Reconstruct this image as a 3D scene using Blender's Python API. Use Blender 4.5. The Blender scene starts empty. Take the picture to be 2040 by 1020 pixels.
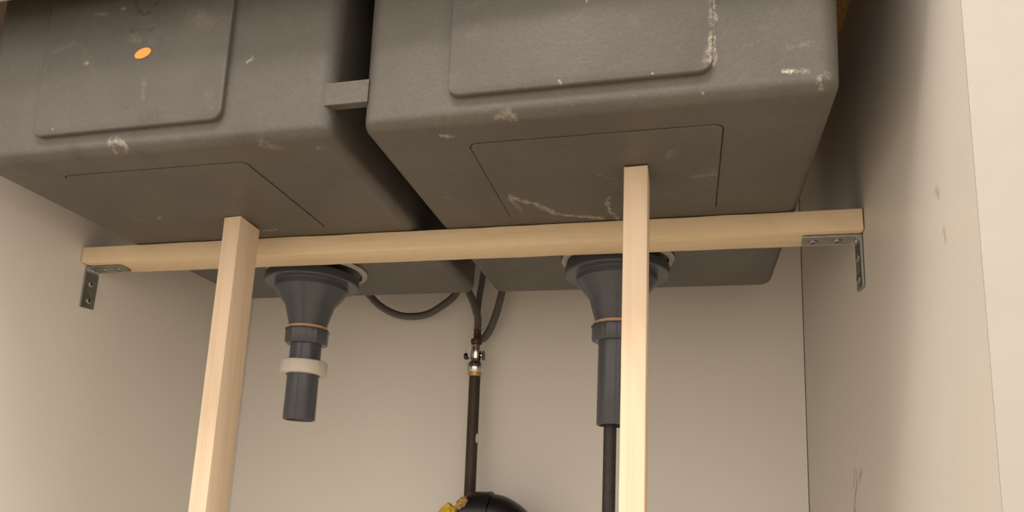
import bpy, bmesh, math, random
from mathutils import Vector, Matrix, noise
random.seed(7)
SC = bpy.context.scene
COL = SC.collection
# ------------------------------------------------------------ camera, world, lights, exposure
cam_d = bpy.data.cameras.new('camera'); cam = bpy.data.objects.new('camera', cam_d); COL.objects.link(cam)
RC = ((0.9663446668836321, 0.2523811718570925, 0.049816953716501036),
      (-0.001264512224631871, 0.19830908715450346, -0.9801387182234844),
      (-0.2572477129040899, 0.9470888290144548, 0.19195406784339497))
m = Matrix.Identity(4)
for i in range(3):
    m[i][0] = RC[0][i]; m[i][1] = -RC[1][i]; m[i][2] = -RC[2][i]
    m[i][3] = (0.6250783975908991, -0.953204914110851, -0.30527370687256483)[i]
cam.matrix_world = m
cam_d.sensor_fit = 'HORIZONTAL'; cam_d.sensor_width = 36
cam_d.lens = 36 * 1487.06 / 2040
cam_d.shift_x = (1020 - 969.43) / 2040
cam_d.shift_y = (724.70 - 510) / 2040
cam_d.clip_start = 0.01
SC.camera = cam

wd = bpy.data.worlds.new('kitchen_ambient'); SC.world = wd; wd.use_nodes = True
wd.node_tree.nodes['Background'].inputs[0].default_value = (1.0, 0.895, 0.785, 1)
wd.node_tree.nodes['Background'].inputs[1].default_value = 1.26

def area(name, loc, target, size, power, col, sy=None):
    l = bpy.data.lights.new(name, 'AREA'); l.energy = power; l.color = col
    l.shape = 'RECTANGLE'; l.size = size; l.size_y = sy or size
    o = bpy.data.objects.new(name, l); COL.objects.link(o); o.location = loc
    o.rotation_euler = (Vector(target) - Vector(loc)).to_track_quat('-Z', 'Y').to_euler()
    return o
area('ceiling_lamp', (0.28, -1.30, 1.55), (0.4, -0.5, -0.3), 0.9, 46, (1.0, 0.885, 0.78), 0.5)
SC.view_settings.view_transform = 'Standard'; SC.view_settings.look = 'None'
SC.view_settings.gamma = 1.0; SC.view_settings.use_curve_mapping = False
SC.view_settings.exposure = 0.31

W = 0.765                       # inner width of the cabinet
ZS = -0.0498                    # underside of the basins
ZT = 0.148                      # underside of the worktop
ZF = -0.66                      # cabinet bottom
YF = -0.5567                    # front edge of the side panels
RAILZ = 0.0758
SINK = Vector((0.3926, -0.3275, ZS))
# scuffs, plaster and paint marks on the sink: two end points (m), radius (mm), strength (+white, -dark)
STAINS=[(0.6425, -0.5149, 0.022, 0.6417, -0.5149, -0.0028, 1.5, 0.8),
(0.6415, -0.5195, -0.0059, 0.6396, -0.5195, -0.0272, 1.3, 0.8),
(0.6385, -0.5195, -0.0177, 0.6375, -0.5195, -0.0279, 1.6, 0.25),
(0.6439, -0.5149, 0.0097, 0.6442, -0.5149, 0.0033, 0.8, 0.8),
(0.6435, -0.5149, -0.0058, 0.6431, -0.5149, -0.0135, 1.0, 0.8),
(0.6431, -0.5149, -0.0152, 0.6424, -0.5149, -0.0256, 1.3, 0.9),
(0.5473, -0.5195, -0.0293, 0.5477, -0.5195, -0.0319, 1.0, 0.7),
(0.6348, -0.5149, -0.0447, 0.6354, -0.5149, -0.0447, 1.0, 1.0),
(0.5935, -0.5149, -0.0428, 0.5941, -0.5149, -0.0432, 0.7, 0.8),
(0.6831, -0.5149, -0.0357, 0.6882, -0.5149, -0.0366, 1.3, 1.2),
(0.6887, -0.5149, -0.037, 0.696, -0.5149, -0.0368, 1.0, 0.45),
(0.7028, -0.5149, -0.0425, 0.7036, -0.5149, -0.0509, 1.1, 0.7),
(0.7036, -0.5149, -0.0509, 0.7046, -0.5149, -0.0549, 1.6, 0.9),
(0.7073, -0.5149, -0.0473, 0.7066, -0.5149, -0.0528, 1.1, 0.35),
(0.6858, -0.5149, -0.0194, 0.7005, -0.5149, -0.0199, 1.6, 0.14),
(0.7089, -0.5149, -0.0409, 0.7049, -0.5149, -0.0388, 1.5, 0.3),
(0.5021, -0.5122, -0.0502, 0.5112, -0.5122, -0.0459, 2.0, 0.4),
(0.5112, -0.5122, -0.0459, 0.5155, -0.5122, -0.0485, 1.2, 0.5),
(0.4609, -0.4969, -0.0498, 0.4672, -0.4959, -0.0498, 1.6, 0.6),
(0.4865, -0.3954, -0.0498, 0.4855, -0.3813, -0.0498, 1.8, 0.7),
(0.4855, -0.3813, -0.0498, 0.4886, -0.3594, -0.0498, 1.6, 0.4),
(0.487, -0.3883, -0.0498, 0.5043, -0.3724, -0.0498, 2.9, 0.75),
(0.5043, -0.3724, -0.0498, 0.517, -0.3511, -0.0498, 3.0, 0.7),
(0.517, -0.3511, -0.0498, 0.5341, -0.342, -0.0498, 2.4, 0.7),
(0.5341, -0.342, -0.0498, 0.5538, -0.3348, -0.0498, 2.8, 0.8),
(0.5665, -0.3819, -0.0498, 0.5626, -0.3704, -0.0498, 0.9, 0.6),
(0.5626, -0.3704, -0.0498, 0.5634, -0.3491, -0.0498, 1.6, 0.8),
(0.5634, -0.3491, -0.0498, 0.5682, -0.3305, -0.0498, 1.7, 0.6),
(0.5605, -0.4226, -0.0498, 0.5746, -0.4107, -0.0498, 0.9, 0.35),
(0.6325, -0.4073, -0.0498, 0.6451, -0.4097, -0.0498, 3.5, 0.22),
(0.6403, -0.4539, -0.0498, 0.6439, -0.4459, -0.0498, 5.0, -0.2),
(0.613, -0.4416, -0.0498, 0.6166, -0.4503, -0.0498, 3.0, 0.18),
(0.43, -0.3975, -0.0498, 0.4343, -0.3928, -0.0498, 0.9, 0.35),
(0.4075, -0.4982, -0.0498, 0.41, -0.4948, -0.0498, 1.0, 0.35),
(0.3101, -0.5149, 0.0143, 0.3132, -0.5149, 0.016, 1.2, 0.6),
(0.164, -0.5195, 0.0263, 0.1664, -0.5195, 0.0264, 1.3, 0.5),
(0.1251, -0.5195, 0.0249, 0.1261, -0.5195, 0.0248, 1.0, 0.4),
(0.2596, -0.5195, 0.0567, 0.2727, -0.5195, 0.0484, 6.0, 0.1),
(0.2654, -0.5195, 0.0472, 0.2739, -0.5195, 0.0495, 4.0, 0.1),
(0.1668, -0.5195, 0.0693, 0.179, -0.5195, 0.0686, 1.5, 0.2),
(0.2054, -0.5195, 0.0441, 0.212, -0.5195, 0.0411, 3.0, 0.16),
(0.1515, -0.5195, 0.0465, 0.1305, -0.5195, 0.04, 1.2, 0.12),
(0.195, -0.5195, 0.0722, 0.1943, -0.5195, 0.0709, 1.0, 0.4),
(0.2224, -0.5195, 0.0054, 0.224, -0.5195, -0.0096, 2.0, 0.14),
(0.2824, -0.5195, -0.0115, 0.2863, -0.5195, -0.0241, 4.0, 0.06),
(0.2044, -0.5195, 0.05, 0.2081, -0.5195, 0.0504, 1.6, -1.0),
(0.212, -0.5195, 0.0494, 0.2143, -0.5195, 0.0496, 1.4, -0.6),
(0.2196, -0.5195, 0.0485, 0.2244, -0.5195, 0.05, 1.8, -0.9),
(0.2278, -0.5195, -0.028, 0.2385, -0.5195, -0.0248, 6.0, -0.35),
(0.21, -0.5195, -0.0158, 0.2104, -0.5195, -0.0158, 2.0, -0.4),
(0.2079, -0.5195, 0.0659, 0.2145, -0.5195, 0.0624, 0.9, -1.0),
(0.2145, -0.5195, 0.0624, 0.2218, -0.5195, 0.0662, 0.9, -1.0),
(0.2079, -0.5195, 0.0659, 0.205, -0.5195, 0.0775, 0.9, -1.0),
(0.2218, -0.5195, 0.0662, 0.2265, -0.5195, 0.0744, 0.9, -1.0),
(0.2238, -0.5195, 0.0624, 0.2243, -0.5195, 0.0624, 1.2, -0.7),
(0.2064, -0.5195, 0.0635, 0.2069, -0.5195, 0.0634, 1.1, -0.6),
(0.1949, -0.5122, -0.04, 0.2008, -0.5122, -0.0392, 2.2, 0.5),
(0.2008, -0.5122, -0.0392, 0.2095, -0.5122, -0.0441, 1.8, 0.6),
(0.1941, -0.5122, -0.0407, 0.2015, -0.5122, -0.051, 1.0, 0.45),
(0.2109, -0.5122, -0.0442, 0.205, -0.5122, -0.05, 1.0, 0.3),
(0.1608, -0.5122, -0.0443, 0.1642, -0.5122, -0.0523, 6.0, -0.55),
(0.2212, -0.5122, -0.0513, 0.2299, -0.5122, -0.0573, 5.0, -0.55),
(0.2181, -0.5122, -0.0406, 0.2232, -0.5122, -0.0494, 6.0, -0.3),
(0.1392, -0.5122, -0.0405, 0.1471, -0.5122, -0.0432, 6.0, -0.25),
(0.1198, -0.5122, -0.054, 0.1042, -0.5122, -0.0507, 10.0, -0.2),
(0.2618, -0.5122, -0.0403, 0.2657, -0.5122, -0.0426, 4.0, -0.3),
(0.3094, -0.5122, -0.0436, 0.3224, -0.5122, -0.0475, 8.0, -0.25),
(0.1225, -0.4038, -0.0498, 0.1199, -0.3856, -0.0498, 1.1, 0.4),
(0.1408, -0.3878, -0.0498, 0.1508, -0.3963, -0.0498, 1.0, 0.45),
(0.1508, -0.3963, -0.0498, 0.1558, -0.3956, -0.0498, 1.0, 0.3),
(0.2299, -0.3452, -0.0498, 0.2437, -0.35, -0.0498, 1.6, 0.7),
(0.3636, -0.4961, -0.0498, 0.364, -0.4937, -0.0498, 1.6, 0.6),
(0.2293, -0.4231, -0.0498, 0.2345, -0.4212, -0.0498, 1.3, -0.4),
(0.2371, -0.4121, -0.0498, 0.2389, -0.4119, -0.0498, 0.8, 0.6),
(0.3244, -0.5048, -0.0498, 0.3311, -0.5021, -0.0498, 4.0, 0.3),
(0.3043, -0.3731, -0.0498, 0.3578, -0.3352, -0.0498, 4.0, -0.15)]

# ------------------------------------------------------------ node helpers
class N:
    def __init__(s, name):
        s.m = bpy.data.materials.new(name); s.m.use_nodes = True
        s.t = s.m.node_tree; s.b = s.t.nodes['Principled BSDF']
    def new(s, typ, **kw):
        n = s.t.nodes.new(typ)
        for k, v in kw.items(): setattr(n, k, v)
        return n
    def put(s, sock, v):
        if isinstance(v, bpy.types.NodeSocket): s.t.links.new(v, sock)
        elif v is not None: sock.default_value = v
    def math(s, op, a, b=None, c=None, clamp=False):
        n = s.new('ShaderNodeMath', operation=op); n.use_clamp = clamp
        s.put(n.inputs[0], a)
        if b is not None: s.put(n.inputs[1], b)
        if c is not None: s.put(n.inputs[2], c)
        return n.outputs[0]
    def vec(s, op, a, b=None, out=0):
        n = s.new('ShaderNodeVectorMath', operation=op); s.put(n.inputs[0], a)
        if b is not None: s.put(n.inputs[3] if op == 'SCALE' else n.inputs[1], b)
        return n.outputs[out]
    def obj(s, scale=None, off=None):
        o = s.new('ShaderNodeTexCoord').outputs['Object']
        if scale or off:
            mp = s.new('ShaderNodeMapping'); s.put(mp.inputs[0], o)
            if scale: mp.inputs['Scale'].default_value = scale
            if off: mp.inputs['Location'].default_value = off
            o = mp.outputs[0]
        return o
    def noise(s, v, scale, detail=4, rough=.55, dist=0, col=False):
        n = s.new('ShaderNodeTexNoise'); s.put(n.inputs['Vector'], v)
        n.inputs['Scale'].default_value = scale; n.inputs['Detail'].default_value = detail
        n.inputs['Roughness'].default_value = rough; n.inputs['Distortion'].default_value = dist
        return n.outputs['Color' if col else 'Fac']
    def ramp(s, f, stops):
        n = s.new('ShaderNodeValToRGB'); s.put(n.inputs[0], f); e = n.color_ramp.elements
        while len(e) < len(stops): e.new(.5)
        for el, (p, c) in zip(e, stops):
            el.position = p; el.color = (c, c, c, 1) if isinstance(c, (int, float)) else tuple(c) + (1,)
        return n.outputs[0]
    def mix(s, f, a, b, mode='MIX'):
        n = s.new('ShaderNodeMix', data_type='RGBA', blend_type=mode)
        s.put(n.inputs[0], f)
        for k, v in ((6, a), (7, b)):
            if isinstance(v, tuple) and len(v) == 3: v = v + (1,)
            s.put(n.inputs[k], v)
        return n.outputs[2]
    def bump(s, h, strength=.3, dist=.001):
        n = s.new('ShaderNodeBump'); n.inputs['Strength'].default_value = strength
        n.inputs['Distance'].default_value = dist; s.put(n.inputs['Height'], h)
        s.put(s.b.inputs['Normal'], n.outputs[0])
    def seg(s, p, a, b, r):
        a = Vector(a); b = Vector(b); ba = b - a
        L2 = max(ba.length_squared, 1e-10)
        if ba.length < .0009:
            return s.math('SUBTRACT', 1.45, s.math('DIVIDE', s.vec('DISTANCE', p, tuple((a + b) / 2), out=1), r), clamp=True)
        pa = s.vec('SUBTRACT', p, tuple(a))
        t = s.math('DIVIDE', s.vec('DOT_PRODUCT', pa, tuple(ba), out=1), L2, clamp=True)
        d = s.vec('LENGTH', s.vec('SUBTRACT', pa, s.vec('SCALE', tuple(ba), t)), out=1)
        return s.math('SUBTRACT', 1.3, s.math('MULTIPLY', s.math('DIVIDE', d, r), .8), clamp=True)
    def fin(s, col, rough=.5, metal=0, spec=None):
        if isinstance(col, tuple) and len(col) == 3: col = col + (1,)
        s.put(s.b.inputs['Base Color'], col); s.put(s.b.inputs['Roughness'], rough)
        s.b.inputs['Metallic'].default_value = metal
        if spec is not None: s.b.inputs['Specular IOR Level'].default_value = spec
        return s.m

def mat_sink(stains=()):
    n = N('grey_composite'); o = n.obj(off=tuple(SINK))
    wob = n.vec('SUBTRACT', n.noise(o, 160, 4, .7, col=True), (.5, .5, .5))
    wob2 = n.vec('SUBTRACT', n.noise(o, 600, 3, .7, col=True), (.5, .5, .5))
    o2 = n.vec('ADD', n.vec('ADD', o, n.vec('SCALE', wob, .011)), n.vec('SCALE', wob2, .004))
    ob = n.vec('MULTIPLY', o2, (1, 1, .6)); of = n.vec('MULTIPLY', o2, (1, .3, 1))
    base = n.ramp(n.noise(o, 14, 6, .65), [(.3, (.085, .078, .066)), (.5, (.096, .088, .075)), (.72, (.110, .101, .086))])
    spk = n.ramp(n.noise(o, 520, 2, .6), [(.30, .90), (.5, 1.0), (.70, 1.09)])
    base = n.mix(1.0, base, spk, 'MULTIPLY')
    pat = n.ramp(n.noise(o, 38, 5, .75, .4), [(.58, 0.0), (.74, .35)])
    base = n.mix(pat, base, (.17, .16, .14))
    dots = n.new('ShaderNodeTexVoronoi'); n.put(dots.inputs['Vector'], o); dots.inputs['Scale'].default_value = 55
    dm = n.math('MULTIPLY', n.math('LESS_THAN', dots.outputs['Distance'], .045), n.math('GREATER_THAN', n.noise(o, 9, 2), .56))
    base = n.mix(n.math('MULTIPLY', dm, .5), base, (.5, .46, .40))
    for sgn, colr in ((-1, (.036, .032, .029)), (1, (.50, .46, .40))):
        acc = None
        for x0, y0, z0, x1, y1, z1, r, k in stains:
            if k * sgn <= 0: continue
            fb = abs(z0 - ZS) < .001                      # marks on the base ignore height, marks on the front ignore depth
            fl = (1, 1, .6) if fb else (1, .3, 1)
            src = ob if fb else of
            q = n.math('MULTIPLY', n.seg(src, (x0 * fl[0], y0 * fl[1], z0 * fl[2]), (x1 * fl[0], y1 * fl[1], z1 * fl[2]), r * .001 * .95), abs(k))
            acc = q if acc is None else n.math('MAXIMUM', acc, q)
        brk = n.ramp(n.noise(o, 330, 5, .75), [(.38, .12), (.60, 1.0)])
        if acc is None: continue
        acc = n.math('MULTIPLY', acc, brk, clamp=True)
        base = n.mix(acc, base, colr)
    h = n.math('ADD', n.math('MULTIPLY', n.noise(o, 300, 4, .6), 1.0), n.math('MULTIPLY', n.noise(o, 60, 3), .8))
    n.bump(h, .35, .0006)
    return n.fin(base, .46, 0, .5)

def mat_wall(name, c):
    n = N(name); o = n.obj()
    col = n.mix(n.ramp(n.noise(o, 3, 3), [(.35, 0.0), (.7, 1.0)]), c, tuple(v * .965 for v in c))
    col = n.mix(n.ramp(n.noise(o, 900, 2, .5), [(.35, .10), (.6, 0.0)]), col, tuple(v * .7 for v in c))
    v = n.new('ShaderNodeTexVoronoi'); n.put(v.inputs['Vector'], o); v.inputs['Scale'].default_value = 16
    sp = n.math('MULTIPLY', n.math('LESS_THAN', v.outputs['Distance'], .024), n.math('GREATER_THAN', n.noise(o, 6, 2), .5))
    col = n.mix(n.math('MULTIPLY', sp, .35), col, (.30, .22, .15))
    if name == 'white_melamine_right':
        wob = n.vec('SCALE', n.vec('SUBTRACT', n.noise(o, 120, 4, .7, col=True), (.5, .5, .5)), .008)
        p = n.vec('ADD', o, wob); acc = None
        for a, b, r, k in ((( W,-.2415,-.300),(W,-.2455,-.281),.0028,1.0),((W,-.2455,-.281),(W,-.2560,-.2695),.0024,.8),
                           ((W,-.2560,-.2695),(W,-.2575,-.258),.0019,.7),((W,-.2440,-.270),(W,-.2500,-.257),.0022,.55),
                           ((W,-.2690,-.2650),(W,-.2745,-.2590),.0030,.7),((W,-.2600,-.2440),(W,-.2620,-.2380),.0014,.4)):
            q = n.math('MULTIPLY', n.seg(p, a, b, r), k); acc = q if acc is None else n.math('MAXIMUM', acc, q)
        acc = n.math('MULTIPLY', acc, n.ramp(n.noise(o, 700, 4, .8), [(.42, 0.0), (.54, 1.0)]))
        col = n.mix(acc, col, (.045, .035, .03))
        acc = None
        for a, b, r, k in (((W,-.5005,-.1120),(W,-.5030,-.1160),.0022,.55),((W,-.5085,-.138),(W,-.5100,-.146),.0018,.55),((W,-.3567,.0596),(W,-.3567,.0600),.0009,.9)):
            q = n.math('MULTIPLY', n.seg(p, a, b, r), k); acc = q if acc is None else n.math('MAXIMUM', acc, q)
        col = n.mix(acc, col, (.42, .29, .14))
    n.bump(n.noise(o, 700, 2), .06, .0003)
    return n.fin(col, .42, 0, .4)

def mat_wood(name, axis, c1, c2, c3, saw=False):
    """pine with grain running along the given axis"""
    n = N(name); sc = [260, 260, 260]; sc[axis] = 5
    o = n.obj(scale=tuple(sc)); raw = n.obj()
    sc2 = [38, 38, 38]; sc2[axis] = 1.6
    o2 = n.obj(scale=tuple(sc2))
    g = n.noise(o2, 1.0, 4, .6, 1.2); f = n.noise(o, 1.0, 3, .6)
    col = n.ramp(g, [(.30, c2), (.46, c1), (.60, c1), (.74, c3)])
    col = n.mix(.22, col, n.ramp(f, [(.3, c2), (.7, c1)]))
    sc3 = [9, 9, 9]; sc3[axis] = .9
    wv = n.new('ShaderNodeTexWave', wave_type='RINGS', rings_direction='XYZ'[axis] if False else 'SPHERICAL')
    n.put(wv.inputs['Vector'], n.obj(scale=tuple(sc3), off=(.31, .77, .2))); wv.inputs['Scale'].default_value = 3.2
    wv.inputs['Distortion'].default_value = 2.5; wv.inputs['Detail'].default_value = 2
    col = n.mix(n.math('MULTIPLY', n.ramp(wv.outputs['Fac'], [(.80, 0.0), (1.0, 1.0)]), .30), col, c2)
    h = f
    if saw:
        w2 = n.new('ShaderNodeTexWave', wave_type='BANDS', bands_direction='DIAGONAL'); n.put(w2.inputs['Vector'], raw)
        w2.inputs['Scale'].default_value = 26; w2.inputs['Distortion'].default_value = 3; w2.inputs['Detail'].default_value = 3
        k = n.math('MULTIPLY', w2.outputs['Fac'], n.ramp(n.noise(raw, 9, 2), [(.4, 0.0), (.6, .22)]))
        col = n.mix(k, col, c2); h = n.math('ADD', f, n.math('MULTIPLY', w2.outputs['Fac'], .6))
    n.bump(h, .25, .0004)
    return n.fin(col, .62, 0, .3)

def mat_plain(name, c, rough=.5, metal=0, nz=0.0, ns=60, bump=0, spec=None, c2=None):
    n = N(name); o = n.obj()
    col = n.mix(n.ramp(n.noise(o, ns, 4, .6), [(.3, 0.0), (.7, 1.0)]), tuple(v * (1 - nz) for v in c) if c2 is None else c2, c)
    if bump: n.bump(n.noise(o, ns * 3, 3), bump, .0005)
    return n.fin(col, rough, metal, spec)

def mat_braid():
    n = N('braided_steel'); uv = n.new('ShaderNodeUVMap').outputs[0]
    hs = []
    for s in (1, -1):
        mp = n.new('ShaderNodeSeparateXYZ'); n.put(mp.inputs[0], uv)
        t = n.math('ADD', n.math('MULTIPLY', mp.outputs[0], 11.0), n.math('MULTIPLY', mp.outputs[1], s * 440.0))
        hs.append(n.math('SINE', n.math('MULTIPLY', t, 6.2832)))
    h = n.math('MAXIMUM', hs[0], hs[1])
    col = n.ramp(n.math('MULTIPLY_ADD', h, .5, .5), [(.35, (.012, .012, .012)), (.85, (.26, .25, .24))])
    n.bump(h, .7, .0006)
    return n.fin(col, .38, .75)

M = {
 'sink': mat_sink(),
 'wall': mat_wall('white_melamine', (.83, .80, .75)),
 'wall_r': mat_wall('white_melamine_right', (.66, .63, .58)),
 'edge': mat_plain('cream_edging', (.41, .388, .352), .5, 0, .04),
 'pine_x': mat_wood('sawn_pine', 0, (.78, .63, .42), (.68, .52, .32), (.82, .68, .48), True),
 'pine_z': mat_wood('planed_pine', 2, (.80, .645, .475), (.71, .535, .365), (.84, .70, .54)),
 'chip': mat_plain('chipboard', (.62, .36, .13), .8, 0, .6, 300, .5),
 'plastic': mat_plain('grey_pvc', (.074, .080, .094), .24, 0, .10, 30, .03),
 'plastic_in': mat_plain('grey_pvc_dull', (.05, .047, .048), .6, 0, .1),
 'nut_white': mat_plain('cream_plastic', (.66, .63, .55), .35, 0, .06),
 'gasket': mat_plain('tan_rubber', (.68, .42, .24), .6, 0, .1),
 'putty': mat_plain('white_putty', (.50, .47, .41), .8, 0, .35, 180, .5),
 'steel': mat_plain('galvanised_steel', (.42, .43, .41), .33, 1.0, .25, 120, .08),
 'dark': mat_plain('recess_shade', (.03, .03, .03), .6),  # shade inside the screw slots, given as colour
 'chrome': mat_plain('chrome', (.72, .70, .67), .10, 1.0, .05),
 'brass': mat_plain('tarnished_brass', (.16, .085, .045), .42, .6, .35, 90),
 'olive': mat_plain('brass_ring', (.58, .37, .15), .35, .6, .2, 90),
 'copper': mat_plain('brown_oxidised_copper', (.075, .048, .034), .55, .25, 0, 45, .1, c2=(.040, .027, .021)),
 'blackpipe': mat_plain('black_pipe', (.022, .020, .018), .5, 0, 0, 120, .1, c2=(.045, .038, .032)),
 'black': mat_plain('black_plastic', (.012, .012, .013), .32, 0, .1),
 'braid': mat_braid(),
 'yellow': mat_plain('yellow_cloth', (.92, .64, .05), .6, 0, .12, 50, .1),
 'putty_tan': mat_plain('tan_putty', (.58, .38, .14), .7, 0, .4, 160, .5),
 'orange': mat_plain('orange_sticker', (.90, .42, .075), .5, 0, .08, 200),
 'fleck': mat_plain('white_fleck', (.62, .58, .50), .6, 0, .1),
 'floor': mat_plain('pale_floor', (.60, .56, .50), .5, 0, .1, 8),
 'ground': mat_plain('kitchen_floor', (.42, .35, .27), .5, 0, .1, 8),
}

def sink_mat(side, part, a0, a1, b0, b1):
    """the sink's own material, carrying only those marks that lie on this piece"""
    keep = []
    for s in STAINS:
        x = (s[0] + s[3]) / 2; y = (s[1] + s[4]) / 2; z = (s[2] + s[5]) / 2; m_ = s[6] * .001 + .002
        if (x < .392) != (side == 'left'): continue
        base = abs(z - ZS) < .001
        inb = base and a0 - m_ < x < a1 + m_ and b0 - m_ < y < b1 + m_
        if part == 'base' and inb: keep.append(s)
        if part == 'front' and not base and a0 - m_ < x < a1 + m_ and z > b0 - m_: keep.append(s)
        if part == 'shell':
            if base and not (a0 + m_ < x < a1 - m_ and b0 + m_ < y < b1 - m_): keep.append(s)
            px = (.1228, .2944) if side == 'left' else (.4696, .6418)
            if not base and not (px[0] + m_ < x < px[1] - m_ and z > -.0328 + m_): keep.append(s)
    return mat_sink(keep)

# ------------------------------------------------------------ mesh helpers
def obj(name, bm, mat, parent=None, loc=None, smooth=None):
    """bm holds world coordinates; the object's origin goes to its parent's origin or to loc"""
    org = parent.matrix_world.translation.copy() if parent else Vector(loc or (0, 0, 0))
    bmesh.ops.recalc_face_normals(bm, faces=bm.faces[:])
    if smooth is not None:
        for f_ in bm.faces: f_.smooth = True
        for e in bm.edges:
            if len(e.link_faces) == 2 and e.calc_face_angle(0) > math.radians(smooth): e.smooth = False
    bmesh.ops.translate(bm, vec=-org, verts=bm.verts[:])
    me = bpy.data.meshes.new(name); bm.to_mesh(me); bm.free(); me.materials.append(mat)
    o = bpy.data.objects.new(name, me); COL.objects.link(o)
    if parent: o.parent = parent; o.matrix_world = Matrix.Translation(org)
    else: o.location = org
    bpy.context.view_layer.update()
    return o
def thing(name, label, cat, loc, group=None):
    o = bpy.data.objects.new(name, None); COL.objects.link(o); o.location = loc; o.empty_display_size = .02
    o['label'] = label; o['category'] = cat
    if group: o['group'] = group
    bpy.context.view_layer.update(); return o
def tag(o, label, cat, group=None):
    o['label'] = label; o['category'] = cat
    if group: o['group'] = group
    return o
def struct(name, bm, mat, loc=None, smooth=None):
    o = obj(name, bm, mat, None, loc, smooth); o['kind'] = 'structure'; return o
def box(x0, x1, y0, y1, z0, z1, bm=None, bev=0):
    b = bmesh.new()
    r = bmesh.ops.create_cube(b, size=1)
    for v in b.verts: v.co = Vector((x0 + (v.co.x + .5) * (x1 - x0), y0 + (v.co.y + .5) * (y1 - y0), z0 + (v.co.z + .5) * (z1 - z0)))
    if bev: bmesh.ops.bevel(b, geom=b.edges[:], offset=bev, segments=2, affect='EDGES', profile=.5)
    if bm is None: return b
    me = bpy.data.meshes.new('tmp'); b.to_mesh(me); b.free(); bm.from_mesh(me); bpy.data.meshes.remove(me); return bm
def uvlay(bm): return bm.loops.layers.uv.verify()
def lathe(prof, cx, cy, n=48, bm=None, tilt=None, ribs=None):
    """prof: (z, r) list turned about the vertical through cx, cy"""
    bm = bm or bmesh.new(); rings = []
    for z, r in prof:
        ring = []
        for i in range(n):
            a = 2 * math.pi * i / n; rr = r
            if ribs: rr = ribs(a, z, r)
            ring.append(bm.verts.new((cx + rr * math.cos(a), cy + rr * math.sin(a), z)))
        rings.append(ring)
    for a, b in zip(rings, rings[1:]):
        for i in range(n): bm.faces.new((a[i], a[(i + 1) % n], b[(i + 1) % n], b[i]))
    return bm, rings
def closed(prof, cx, cy, n=48, ribs=None):
    """lathe of a closed profile loop (solid ring)"""
    bm, r = lathe(prof, cx, cy, n, ribs=ribs)
    for i in range(n): bm.faces.new((r[-1][i], r[-1][(i + 1) % n], r[0][(i + 1) % n], r[0][i]))
    return bm
def smooth_path(pts, k=10):
    out = []; P = [Vector(p) for p in pts]
    for i in range(len(P) - 1):
        p0 = P[max(i - 1, 0)]; p1 = P[i]; p2 = P[i + 1]; p3 = P[min(i + 2, len(P) - 1)]
        for j in range(k):
            t = j / k
            out.append(.5 * ((2 * p1) + (p2 - p0) * t + (2 * p0 - 5 * p1 + 4 * p2 - p3) * t * t + (3 * p1 - p0 - 3 * p2 + p3) * t ** 3))
    out.append(P[-1]); return out
def tube(path, r, n=20, cap=True, rf=None):
    bm = bmesh.new(); uvl = uvlay(bm); rings = []; s = 0; S = []
    up = Vector((0, 1, 0)); prev = None
    for i, p in enumerate(path):
        t = (path[min(i + 1, len(path) - 1)] - path[max(i - 1, 0)]).normalized()
        u = up - t * up.dot(t)
        if u.length < 1e-4: u = Vector((1, 0, 0)) - t * t.x
        u.normalize(); v = t.cross(u); up = u
        if i: s += (p - path[i - 1]).length
        S.append(s); rr = rf(i / (len(path) - 1), s) if rf else r
        rings.append([bm.verts.new(p + (u * math.cos(2 * math.pi * k / n) + v * math.sin(2 * math.pi * k / n)) * rr) for k in range(n)])
    for j in range(len(rings) - 1):
        for k in range(n):
            f = bm.faces.new((rings[j][k], rings[j][(k + 1) % n], rings[j + 1][(k + 1) % n], rings[j + 1][k]))
            for lp, (uu, vv) in zip(f.loops, ((k / n, S[j]), ((k + 1) / n, S[j]), ((k + 1) / n, S[j + 1]), (k / n, S[j + 1]))): lp[uvl].uv = (uu, vv)
    if cap: bm.faces.new(rings[0]); bm.faces.new(rings[-1])
    return bm
def rrect(x0, x1, y0, y1, r, n=8):
    pts = []
    for cx, cy, a0 in ((x1 - r, y1 - r, 0), (x0 + r, y1 - r, 90), (x0 + r, y0 + r, 180), (x1 - r, y0 + r, 270)):
        for i in range(n + 1):
            a = math.radians(a0 + 90 * i / n); pts.append((cx + r * math.cos(a), cy + r * math.sin(a)))
    return pts
def bridge(bm, a, b):
    n = len(a)
    for i in range(n): bm.faces.new((a[i], a[(i + 1) % n], b[(i + 1) % n], b[i]))

# ------------------------------------------------------------ the setting
YR = 0.0
struct('wall_back', box(-.016, W - .0008, YR, YR + .008, ZF - .1, ZT), M['wall'])
struct('leak_stop', box(-.016, W + .034, YR + .0082, YR + .016, ZF - .1, ZT), M['wall'])   # unseen board added to stop light leaking through the corner joint
struct('wall_left', box(-.016, 0, YF, YR, ZF - .1, ZT - .0005), M['wall'])
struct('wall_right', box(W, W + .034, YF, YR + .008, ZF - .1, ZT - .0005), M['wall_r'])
struct('trim_1', box(W, W + .034, YF - .0009, YF - .0001, ZF - .1, ZT - .0005), M['edge'])      # edge banding of the double side panel
struct('trim_2', box(.0003, W - .0003, YF, YF + .016, RAILZ, ZT - .0005, bev=.0006), M['edge'])               # front rail
struct('trim_3', box(.0005, W - .0005, YF + .06, YF + .076, ZF - .1, ZF - .0165), M['edge'])                   # plinth
struct('trim_5', box(-.62, -.0165, YF - .018, YF, ZF - .1, ZT - .002), M['edge'])                            # fronts of the cabinets either side
struct('trim_6', box(W + .0345, W + .62, YF - .0009, YF + .015, ZF - .1, ZT - .002), M['edge'])
struct('floor', box(.0005, W - .0005, YF, YR - .0005, ZF - .016, ZF), M['floor'])
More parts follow.
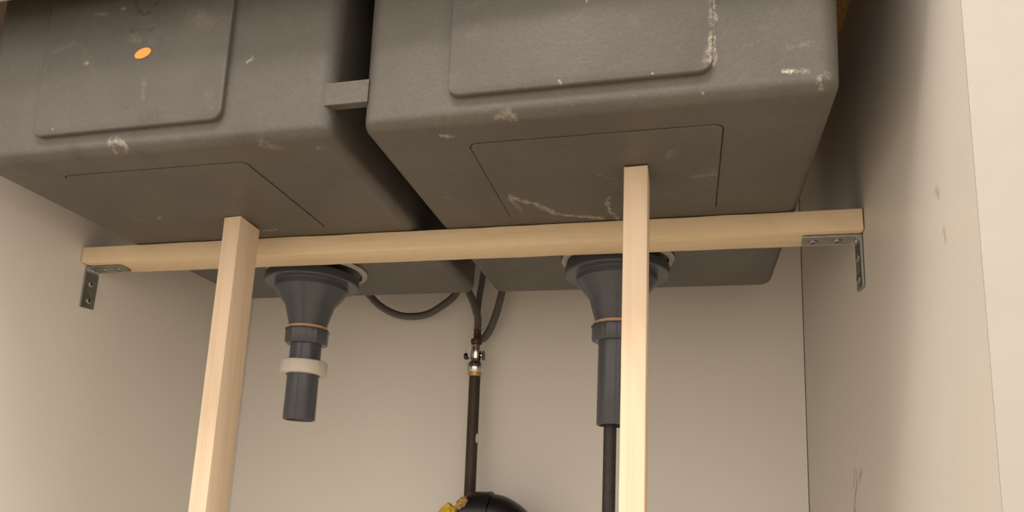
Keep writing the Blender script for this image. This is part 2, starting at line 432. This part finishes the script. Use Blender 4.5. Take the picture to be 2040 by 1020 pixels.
struct('ground', box(-2.2, 3.2, -3.4, .02, ZF - .12, ZF - .1), M['ground'])

# worktop with the cut-out the sink drops into
bm = bmesh.new()
sx0, sx1, sy0, sy1 = .050, .7305, -.528, -.104
box(-.62, W + .62, -.598, sy0, ZT, ZT + .038, bm); box(-.4, W + .4, sy1, YR + .02, ZT, ZT + .038, bm)
box(-.4, sx0, sy0, sy1, ZT, ZT + .038, bm); box(sx1, W + .4, sy0, sy1, ZT, ZT + .038, bm)
tag(obj('worktop', bm, M['chip'], None, (W / 2, -.3, ZT)), 'raw orange-brown chipboard underside of the worktop beside the right basin', 'worktop')

# ------------------------------------------------------------ the double sink
sink = thing('double_sink', 'dark grey double-bowl sink seen from below, scuffed with white plaster smears', 'sink', SINK)
def basin(side, x0, x1, y0, y1, px0, px1, py0, py1):
    bm = bmesh.new(); R0 = .0125; rf = .0088
    def ring(z, ins, r=None):
        q = rrect(x0 + ins, x1 - ins, y0 + ins, y1 - ins, max(r if r is not None else R0 - ins, .004), 10)
        return [bm.verts.new((a, b, z)) for a, b in q]
    inner = [bm.verts.new((a, b, ZS)) for a, b in rrect(px0, px1, py0, py1, .007, 10)]
    prev = inner
    for i in range(0, 9):                                   # fillet under the bowl
        a = math.radians(90 * i / 8)
        cur = ring(ZS + rf * (1 - math.cos(a)), rf * (1 - math.sin(a)), R0 - rf * (1 - math.sin(a)) * .6)
        bridge(bm, prev, cur); prev = cur
    H = ZT + .038 - ZS
    for k in range(1, 9):
        z = ZS + rf + (H - rf) * k / 8
        cur = ring(z, -.012 * (z - ZS - rf)); bridge(bm, prev, cur); prev = cur
    top = -.012 * (H - rf)
    for z, ins in ((ZS + H, top + .006), (ZS + .03, .0075), (ZS + .012, .012), (ZS + .008, .02)):
        cur = ring(z, ins, max(R0 - ins, .008)); bridge(bm, prev, cur); prev = cur
    bm.faces.new(prev)
    return obj('basin', bm, sink_mat(side, 'shell', px0, px1, py0, py1), sink, smooth=40)
def base_panel(side, par, px0, px1, py0, py1):
    bm = bmesh.new(); prev = None           # a shallow slot, then the panel standing slightly proud
    for ins, dz in ((0, 0), (.0001, .0022), (.0007, .0022), (.0008, -.0004), (.0011, -.0008)):
        cur = [bm.verts.new((x, y, ZS + dz)) for x, y in rrect(px0 + ins, px1 - ins, py0 + ins, py1 - ins, .007 - ins, 10)]
        if prev: bridge(bm, prev, cur)
        prev = cur
    bm.faces.new(prev)
    return obj('base_panel', bm, sink_mat(side, 'base', px0, px1, py0, py1), par, smooth=30)
def front_panel(side, par, x0, x1, z0, z1, yb, pr=.0048):
    bm = bmesh.new(); rings = []
    for ins, off in ((0, .002), (0, -pr * .78), (.0003, -pr * .92), (.0012, -pr)):
        q = rrect(x0 + ins, x1 - ins, z0 + ins, z1 - ins, max(.0085 - ins, .003), 10)
        rings.append([bm.verts.new((x, yb + off - .012 * (z - ZS), z)) for x, z in q])
    for a, b in zip(rings, rings[1:]): bridge(bm, a, b)
    bm.faces.new(rings[0]); bm.faces.new(rings[-1])
    return obj('front_panel', bm, sink_mat(side, 'front', x0, x1, z0, z1), par, smooth=50)
BY0, BY1 = -.5145, -.1169
PL = (.1218, .2958, -.4839, -.3449); PR = (.4750, .6500, -.4831, -.3423)
b1 = basin('left', .0611, .3801, BY0, BY1, *PL); base_panel('left', b1, *PL); front_panel('left', b1, .1228, .2944, -.0328, .125, BY0 + .0008)
b2 = basin('right', .4050, .7155, BY0, BY1, *PR); base_panel('right', b2, *PR); front_panel('right', b2, .4696, .6418, -.0328, .125, BY0 + .0008)
bm = box(.3665, .4085, -.5125, -.5050, -.0271, -.0094, bev=.0005)
obj('bridge', bm, M['sink'], sink)
bm = bmesh.new(); z0, z1 = ZT + .0385, ZT + .047
box(.03, .756, -.553, -.522, z0, z1, bm); box(.03, .756, -.112, -.085, z0, z1, bm)
box(.03, .060, -.522, -.112, z0, z1, bm); box(.718, .756, -.522, -.112, z0, z1, bm); box(.378, .4072, -.522, -.112, z0, z1, bm)
obj('rim', bm, M['sink'], sink)
# orange oval sticker on the left bowl
bm = bmesh.new(); c = Vector((.2187, -.5199, .0287)); ta = math.radians(14); rr = []
for y in (.0006, -.0002):
    rr.append([bm.verts.new((c.x + .0074 * math.cos(a) * math.cos(ta) - .0042 * math.sin(a) * math.sin(ta), c.y + y, c.z + .0074 * math.cos(a) * math.sin(ta) + .0042 * math.sin(a) * math.cos(ta))) for a in [2 * math.pi * i / 40 for i in range(40)]])
bridge(bm, rr[0], rr[1]); bm.faces.new(rr[0]); bm.faces.new(rr[1])
o = obj('sticker', bm, M['orange'], b1); o['label'] = 'small oval orange sticker'
STK = o

# ------------------------------------------------------------ timber
def timber(name, x0, x1, y0, y1, z0, z1, axis, mat, seg, label, bev=.0006, rough=.0003, topax=None, group=None, chop=()):
    bm = box(x0, x1, y0, y1, z0, z1)
    L = (x1 - x0, y1 - y0, z1 - z0)[axis]
    es = [e for e in bm.edges if abs((e.verts[0].co - e.verts[1].co)[axis]) > L * .9]
    bmesh.ops.bevel(bm, geom=es, offset=bev, segments=2, affect='EDGES', profile=.5)
    es = [e for e in bm.edges if abs((e.verts[0].co - e.verts[1].co)[axis]) > L * .9]
    bmesh.ops.subdivide_edges(bm, edges=es, cuts=seg, use_grid_fill=True)
    mn = (x0, y0, z0)[axis]
    for v in bm.verts:
        if rough: v.co += noise.noise_vector(v.co * 34) * rough + noise.noise_vector(v.co * 150) * rough * .35
        for f_ in chop: f_(v)
    o = obj(name, bm, mat, None, ((x0 + x1) / 2, (y0 + y1) / 2, z0), smooth=30)
    return tag(o, label, 'timber', group)
ZB = -.0686
def ends(v):                                                   # slightly ragged saw cut at both ends of the batten
    if v.co.x < .004 or v.co.x > W - .004:
        v.co.x += noise.noise(v.co * 300) * .0006
    if v.co.z < ZB + .004 and v.co.y < -.318:
        k = max(0, 1 - v.co.x / .006); v.co.z += .002 * k
    v.co.y += .0
timber('wooden_batten', .0009, W - .0011, -.3283, -.2935, ZB, ZB + .0182, 0, M['pine_x'], 90,
       'long horizontal sawn pine batten spanning from wall to wall under both bowls', .0009, .00035, chop=(ends,))
def posttop(zt):
    def f(v):
        if v.co.z > zt - .002: v.co.z += min(0, noise.noise(v.co * 260) * .0016 - .0004)
    return f
FZ = ZF + .0008
timber('wooden_post', .2115, .2288, -.3850, -.3523, FZ, ZS - .0009, 2, M['pine_z'], 60,
       'upright planed pine post on the left, propping the left bowl', .0007, .0001, chop=(posttop(ZS - .0009),))
timber('wooden_post', .5813, .5987, -.4336, -.4010, FZ, ZS - .0009, 2, M['pine_z'], 60,
       'upright planed pine post on the right, propping the right bowl', .0012, .0001, chop=(posttop(ZS - .0009),))

# ------------------------------------------------------------ corner brackets
def screw(par, c, nrm, r=.0036):
    bm = bmesh.new(); nrm = Vector(nrm); rot = Vector((0, 0, 1)).rotation_difference(nrm).to_matrix()
    prof = [(.0, r), (.0005, r), (.0012, r * .82), (.0015, r * .5), (.0009, r * .34), (.0002, r * .16)]
    rings = []
    for z, q in prof:
        rings.append([bm.verts.new(Vector(c) + rot @ Vector((q * math.cos(2 * math.pi * i / 20), q * math.sin(2 * math.pi * i / 20), z))) for i in range(20)])
    for a, b in zip(rings, rings[1:]): bridge(bm, a, b)
    bm.faces.new(rings[-1]); bm.faces.new(rings[0])
    s = obj('screw', bm, M['steel'], par, smooth=35)
    bm = bmesh.new()
    for a, b in ((1, .22), (.22, 1)):
        vs = [Vector(c) + rot @ Vector((sx * r * .5 * a, sy * r * .5 * b, .00155)) for sx, sy in ((-1, -1), (1, -1), (1, 1), (-1, 1))]
        lo = [v - nrm * .0005 for v in vs]
        V = [bm.verts.new(v) for v in vs]; U = [bm.verts.new(v) for v in lo]
        bm.faces.new(V); bm.faces.new(U); bridge(bm, V, U)
    obj('cross_shade', bm, M['dark'], s)  # shade of the cross slot, put in as a near-black piece
def bracket(side, label):
    s = 1 if side == 'l' else -1; X = .0004 if side == 'l' else W - .0004
    zt = ZB - .0006; t = .0022; L = .0450; y0, y1 = -.3210, -.3030; cr = .004
    root = thing('corner_bracket', label, 'bracket', (X, (y0 + y1) / 2, zt - L), 'corner brackets under the batten ends')
    # L profile in x-z with rounded inner corner, swept along y; ends cut on a slant
    out = [(0, -L), (0, -.0012), (.0004, -.0004), (.0012, 0), (L, 0), (L, -t), (t + cr, -t)]
    for i in range(1, 6):
        a = math.radians(90 * i / 6); out.append((t + cr - cr * math.sin(a), -t - cr + cr * math.cos(a)))
    out += [(t, -t - cr), (t, -L)]
    bm = bmesh.new(); rings = []
    for y in (y0, y1):
        rg = []
        for x, z in out:
            yy = y
            xx = x; zz = z
            if abs(x - L) < 1e-6 and y == y1: xx = x - .0012
            if abs(z + L) < 1e-6 and y == y1: zz = z + .0012
            rg.append(bm.verts.new((X + s * xx, yy, zt + zz)))
        rings.append(rg)
    bridge(bm, *rings); bm.faces.new(rings[0]); bm.faces.new(rings[1])
    es = [e for e in bm.edges if abs(e.verts[0].co.y - e.verts[1].co.y) < 1e-6]
    bmesh.ops.bevel(bm, geom=es, offset=.0004, segments=1, affect='EDGES')
    obj('plate', bm, M['steel'], root, smooth=35)
    ym = (y0 + y1) / 2
    for d in (.0175, .0360): screw(root, (X + s * d, ym, zt - t), (0, 0, -1))
    for d in (.0175, .0360): screw(root, (X + s * t, ym, zt - d), (s, 0, 0))
    # the stamped dimple in the bend
    bm = bmesh.new(); bmesh.ops.create_icosphere(bm, subdivisions=3, radius=.0026)
    for v in bm.verts: v.co = Vector((v.co.x * .9, v.co.y * 1.1, v.co.z * .9)) + Vector((X + s * (t + .0006), ym, zt - t - .0006))
    obj('dimple', bm, M['steel'], root, smooth=60)
bracket('l', 'small galvanised steel corner bracket at the left end of the batten')
bracket('r', 'small galvanised steel corner bracket at the right end of the batten')

# ------------------------------------------------------------ drain outlets
closed_ = closed
def drain(cx, cy, zend, label, right=False):
    closed = lambda prof, x, y, n=48, ribs=None: closed_(
        [(z if abs(z - zend) < .002 else ZS + (z - ZS) * 1.0187, r * 1.0187) for z, r in prof], x, y, n, ribs)
    root = thing('drain_outlet', label, 'drain', (cx, cy, zend), 'grey plastic drain outlets')
    n = 64
    def wav(a, z, r): return r + .0009 * noise.noise(Vector((math.cos(a) * 3, math.sin(a) * 3, z * 90 + cx * 9))) * 2
    bm = closed([(ZS - .0002, .0500), (ZS - .0002, .0550), (ZS - .0012, .0556), (ZS - .0030, .0545), (ZS - .0036, .0500)], cx + (.003 if not right else 0), cy + .003, n, wav)
    obj('sealing_ring', bm, M['putty'], root, smooth=60)['label'] = 'ragged whitish sealing compound ring'
    z = ZS - .0036
    prof = [(z, .0300), (z, .0370), (z - .0046, .0370), (z - .0048, .0490), (z - .0060, .0506), (z - .0068, .0508), (z - .0140, .0508),
            (z - .0150, .0503), (z - .0153, .0495), (z - .0153, .0402), (z - .0158, .0397), (z - .0215, .0395), (z - .0228, .0388),
            (z - .0372, .0275), (z - .0385, .0268), (z - .0395, .0262), (z - .0620, .0200), (z - .0620, .0150), (z - .02, .0150)]
    bm = closed(prof, cx, cy, n); obj('flange_cone', bm, M['plastic'], root, smooth=20)
    z -= .0622
    bm = closed([(z - .0001, .014), (z - .0001, .0212), (z - .0033, .0215), (z - .0033, .014)], cx, cy, n)
    obj('gasket', bm, M['gasket'], root, smooth=40)['label'] = 'thin tan rubber gasket'
    z -= .0034
    def ribs(a, zz, r):
        if r < .021: return r
        k = (a / (2 * math.pi) * 10) % 1
        return r + (.0009 if k < .16 else 0)
    bm = closed([(z, .0180), (z, .0232), (z - .0012, .0234), (z - .0014, .0222), (z - .0138, .0222), (z - .0160, .0208), (z - .0165, .0172), (z - .0165, .0165), (z, .0165)], cx, cy, 80, ribs)
    obj('collar_nut', bm, M['plastic'], root, smooth=35)
    bm = closed([(z - .002, .0162), (z - .002, .0166), (zend + .0006, .0170), (zend, .0167), (zend, .0152), (zend + .0006, .0150), (z - .002, .0150)], cx, cy, n)
    obj('tail_pipe', bm, M['plastic'], root, smooth=35)
    return root
drain(.2203, -.2266, -.2200, 'grey plastic funnel drain outlet under the left bowl, open tail pipe ending in air')
drain(.5586, -.2266, -.2194, 'grey plastic funnel drain outlet under the right bowl, half hidden by the post', True)
cx, cy = .2196, -.2266
bm = closed([(-.1558, .0181), (-.1558, .0240), (-.1565, .0251), (-.1573, .0254), (-.1690, .0254), (-.1703, .0249), (-.1707, .0240), (-.1707, .0181)], cx + .0004, cy, 64,
            lambda a, z, r: r + (.0006 if r > .023 and ((a / (2 * math.pi) * 12) % 1) < .12 else 0))
tag(obj('compression_nut', bm, M['nut_white'], None, (cx, cy, -.1707), smooth=35), 'cream plastic compression nut hanging loose around the left tail pipe', 'nut')
bm = tube([Vector((.5546, -.2266, ZF + .0005)), Vector((.5546, -.2266, -.42)), Vector((.5546, -.2266, -.188))], .0062, 24)
tag(obj('black_waste_hose', bm, M['blackpipe'], None, (.5546, -.2266, ZF), smooth=50), 'thin black upright pipe running into the right drain outlet from below', 'pipe')

# ------------------------------------------------------------ water supply
HR = .0049
def hose(pts, label, r=HR, parent=None):
    p = smooth_path(pts, 12)
    bm = tube(p, r, 20)
    return tag(obj('flexible_hose', bm, M['braid'], None, pts[0], smooth=60), label, 'hose')
VY = -.035; VX = .3607
hose([(.150, -.045, .10), (.165, -.040, .045), (.182, -.036, .004), (.2046, VY, -.0236), (.2223, VY, -.0393), (.2453, VY, -.0505), (.2659, VY, -.0538), (.2887, VY, -.0512),
      (.3093, VY, -.0400), (.3274, VY, -.0240), (.337, -.038, .002), (.342, -.04, .045), (.343, -.04, .11)], 'braided steel hose hanging in a loop behind the left bowl')
hose([(VX, VY, -.0735), (VX + .0002, VY, -.062), (.3590, VY, -.0520), (.3520, VY, -.0330), (.3445, VY, -.0160), (.3400, VY - .006, .020), (.338, VY - .016, .06), (.337, -.055, .11)],
     'braided steel hose rising from the top of the valve and leaning left')
hose([(.3595, -.020, -.0820), (.3565, -.018, -.070), (.3545, -.017, -.045), (.3560, -.016, -.020), (.3595, -.016, .010), (.362, -.018, .05), (.362, -.02, .11)],
     'dark braided hose rising straight behind the valve between the bowls', .0042)
hose([(.3640, -.022, -.0830), (.3690, -.024, -.0805), (.3765, -.028, -.0705), (.3845, -.031, -.0500), (.3905, -.033, -.0250), (.397, -.034, .010), (.405, -.035, .05), (.412, -.036, .11)],
     'braided steel hose curving away from the valve to the right bowl')
valve = thing('isolation_valve', 'chrome isolation valve with brown brass nut on top of the brown pipe', 'valve', (VX, VY, -.136))
def lp(name, prof, mat, n=36, sm=35, par=valve, x=VX, y=VY, ribs=None):
    return obj(name, closed(prof, x, y, n, ribs), M[mat], par, smooth=sm)
hexr = lambda a, z, r: r if r < .0064 else r * math.cos(math.pi / 6) / math.cos(((a + .2) % (math.pi / 3)) - math.pi / 6) * 1.05
lp('ferrule', [(-.0722, .001), (-.0722, .0047), (-.0728, .0053), (-.0734, .0053), (-.0738, .0046), (-.0846, .0044), (-.0856, .0048), (-.0860, .0048), (-.0860, .001)], 'brass')
lp('top_nut', [(-.0860, .001), (-.0862, .0066), (-.0872, .0078), (-.0905, .0078), (-.0912, .0070), (-.0914, .0072), (-.0934, .0070), (-.0940, .001)], 'brass', 36)
lp('valve_body', [(-.0940, .001), (-.0940, .0066), (-.0945, .0073), (-.0955, .0073), (-.0960, .0068), (-.1085, .0071), (-.1110, .0066), (-.1150, .0064), (-.1175, .0070), (-.1180, .001)], 'chrome', 48, 30)
lp('bottom_nut', [(-.1172, .001), (-.1172, .0078), (-.1182, .0100), (-.1200, .0109), (-.1290, .0109), (-.1306, .0100), (-.1310, .0086), (-.1310, .001)], 'chrome', 48, 30)
lp('brass_ring', [(-.1308, .001), (-.1308, .0090), (-.1345, .0086), (-.1360, .0080), (-.1362, .001)], 'olive')
bm = tube([Vector((.3500, VY, -.1084)), Vector((.3545, VY, -.1080)), Vector((.3675, VY, -.1080)), Vector((.3712, VY, -.1080))], .003, 18)
obj('side_spindle', bm, M['chrome'], valve, smooth=40)
bm = tube([Vector((.3449, VY, -.1088)), Vector((.3455, VY, -.1088)), Vector((.3480, VY, -.1092)), Vector((.3512, VY, -.1098))], .004, 24, rf=lambda t, s: (.0028, .0040, .0045, .0036)[min(3, round(t * 3))])
obj('end_plug', bm, M['black'], valve, smooth=40)
bm = tube([Vector((.3704, VY, -.1082)), Vector((.3714, VY, -.1082))], .0064, 28); obj('end_cap', bm, M['black'], valve, smooth=40)
bm = bmesh.new(); pr_ = [(.3520, -.0955), (.3550, -.0948), (.3556, -.0990), (.3545, -.1060), (.3542, -.1105), (.3520, -.1108), (.3508, -.1075), (.3518, -.1035), (.3516, -.0990)]
A_ = [bm.verts.new((x, VY - .0052, z)) for x, z in pr_]; B_ = [bm.verts.new((x, VY + .001, z)) for x, z in pr_]
bridge(bm, A_, B_); bm.faces.new(A_); bm.faces.new(B_)
obj('lever_tab', bm, M['nut_white'], valve)['label'] = 'pale lever tab'
lp('crimp_ring', [(-.0712, .001), (-.0712, .0052), (-.0716, .0056), (-.0724, .0056), (-.0727, .0052), (-.0727, .001)], 'chrome')
pth = [Vector((VX + .0028 * t, VY + .002 * t, -.1355 - (.54) * t)) for t in [i / 30 for i in range(31)]]
PX = lambda z: VX + .0028 * (-.1355 - z) / .54
bm = tube([Vector((VX + (z0 := (i / 30)) * .0055, VY, -.1350 - .5245 * z0)) for i in range(31)], .0073, 24)
pipe = tag(obj('supply_pipe', bm, M['copper'], None, (VX + .0055, VY, ZF), smooth=50), 'dark brown oxidised upright water pipe between the two drains', 'pipe')
bm = bmesh.new(); bmesh.ops.create_icosphere(bm, subdivisions=3, radius=1)
for v in bm.verts: v.co = Vector((v.co.x * .0016, v.co.y * .0012, v.co.z * .0062)) * (1 + .15 * noise.noise(v.co * 2)) + Vector((.3686, VY - .0036, -.2165))
o = obj('paint_fleck', bm, M['fleck'], pipe, smooth=60); o['label'] = 'white paint fleck on the edge of the pipe'

# ------------------------------------------------------------ black waste elbow, putty, yellow cloth at the bottom edge
EY = -.078
elb = thing('waste_elbow', 'large black plastic waste elbow in front of the brown pipe at the bottom', 'pipe fitting', (.40, EY, -.40))
R = .0290; zc = -.2838 - R
path = [Vector((.3745, EY, zc - .0015)), Vector((.3850, EY, zc)), Vector((.3960, EY, zc + .0002))]
bm = bmesh.new()
sock = smooth_path([(.3665, EY, zc - .0006), (.3830, EY, zc - .0002), (.3985, EY, zc)], 8)
bm = tube(sock, R, 48, True, rf=lambda t, s: R * (.955 if t < .04 else .985 if t < .10 else 1.0))
for v in bm.verts: v.co.x += (v.co.z - zc) * .45 * max(0, min(1, (.392 - v.co.x) / .0255))     # mouth cut on the slant
obj('socket', bm, M['black'], elb, smooth=40)
bm = tube([Vector((.3985, EY, zc)), Vector((.3990, EY, zc)), Vector((.4025, EY, zc)), Vector((.4030, EY, zc))], R * 1.01, 48, True, rf=lambda t, s: R * (1.0 if t < .1 or t > .9 else 1.016))
obj('collar', bm, M['black'], elb, smooth=40)
bend = smooth_path([(.4020, EY, zc), (.4120, EY, zc - .002), (.4260, EY, zc - .0105), (.4380, EY, zc - .025), (.4440, EY, zc - .045), (.4450, EY, zc - .12)], 10)
bm = tube(bend, R * .93, 48, True); obj('bend', bm, M['black'], elb, smooth=60)
bm = bmesh.new(); bmesh.ops.create_icosphere(bm, subdivisions=4, radius=1)
for v in bm.verts:
    q = v.co.copy(); k = 1 + .35 * noise.noise(q * 2.2 + Vector((3, 1, 0))) + .12 * noise.noise(q * 6)
    v.co = Vector((q.x * .0052, q.y * .010, q.z * .0085)) * k
    v.co = Matrix.Rotation(math.radians(35), 3, 'Y') @ v.co + Vector((.3722, EY - .024, -.2990))
tag(obj('putty_lump', bm, M['putty_tan'], None, (.3722, EY - .024, -.30), smooth=70), 'lump of dried tan putty squeezed between yellow cloth and black elbow', 'putty')
bm = bmesh.new(); bmesh.ops.create_icosphere(bm, subdivisions=5, radius=1)
for v in bm.verts:
    q = v.co.copy()
    f1 = abs(noise.noise(q * 1.6 + Vector((1.3, 4.2, 2)))); f2 = abs(noise.noise(q * 3.4 + Vector((5, 0, 1))))
    k = 1 - .20 * (1 - min(1, f1 * 5)) - .07 * (1 - min(1, f2 * 4)) + .10 * noise.noise(q * 2)
    v.co = Vector((q.x * .0180, q.y * .020, q.z * .026)) * k + Vector((.3530, EY - .006, -.3300 + .0045))
tag(obj('yellow_cloth', bm, M['yellow'], None, (.353, EY, -.355), smooth=80), 'crumpled bright yellow cloth beside the black elbow at the bottom edge', 'cloth')
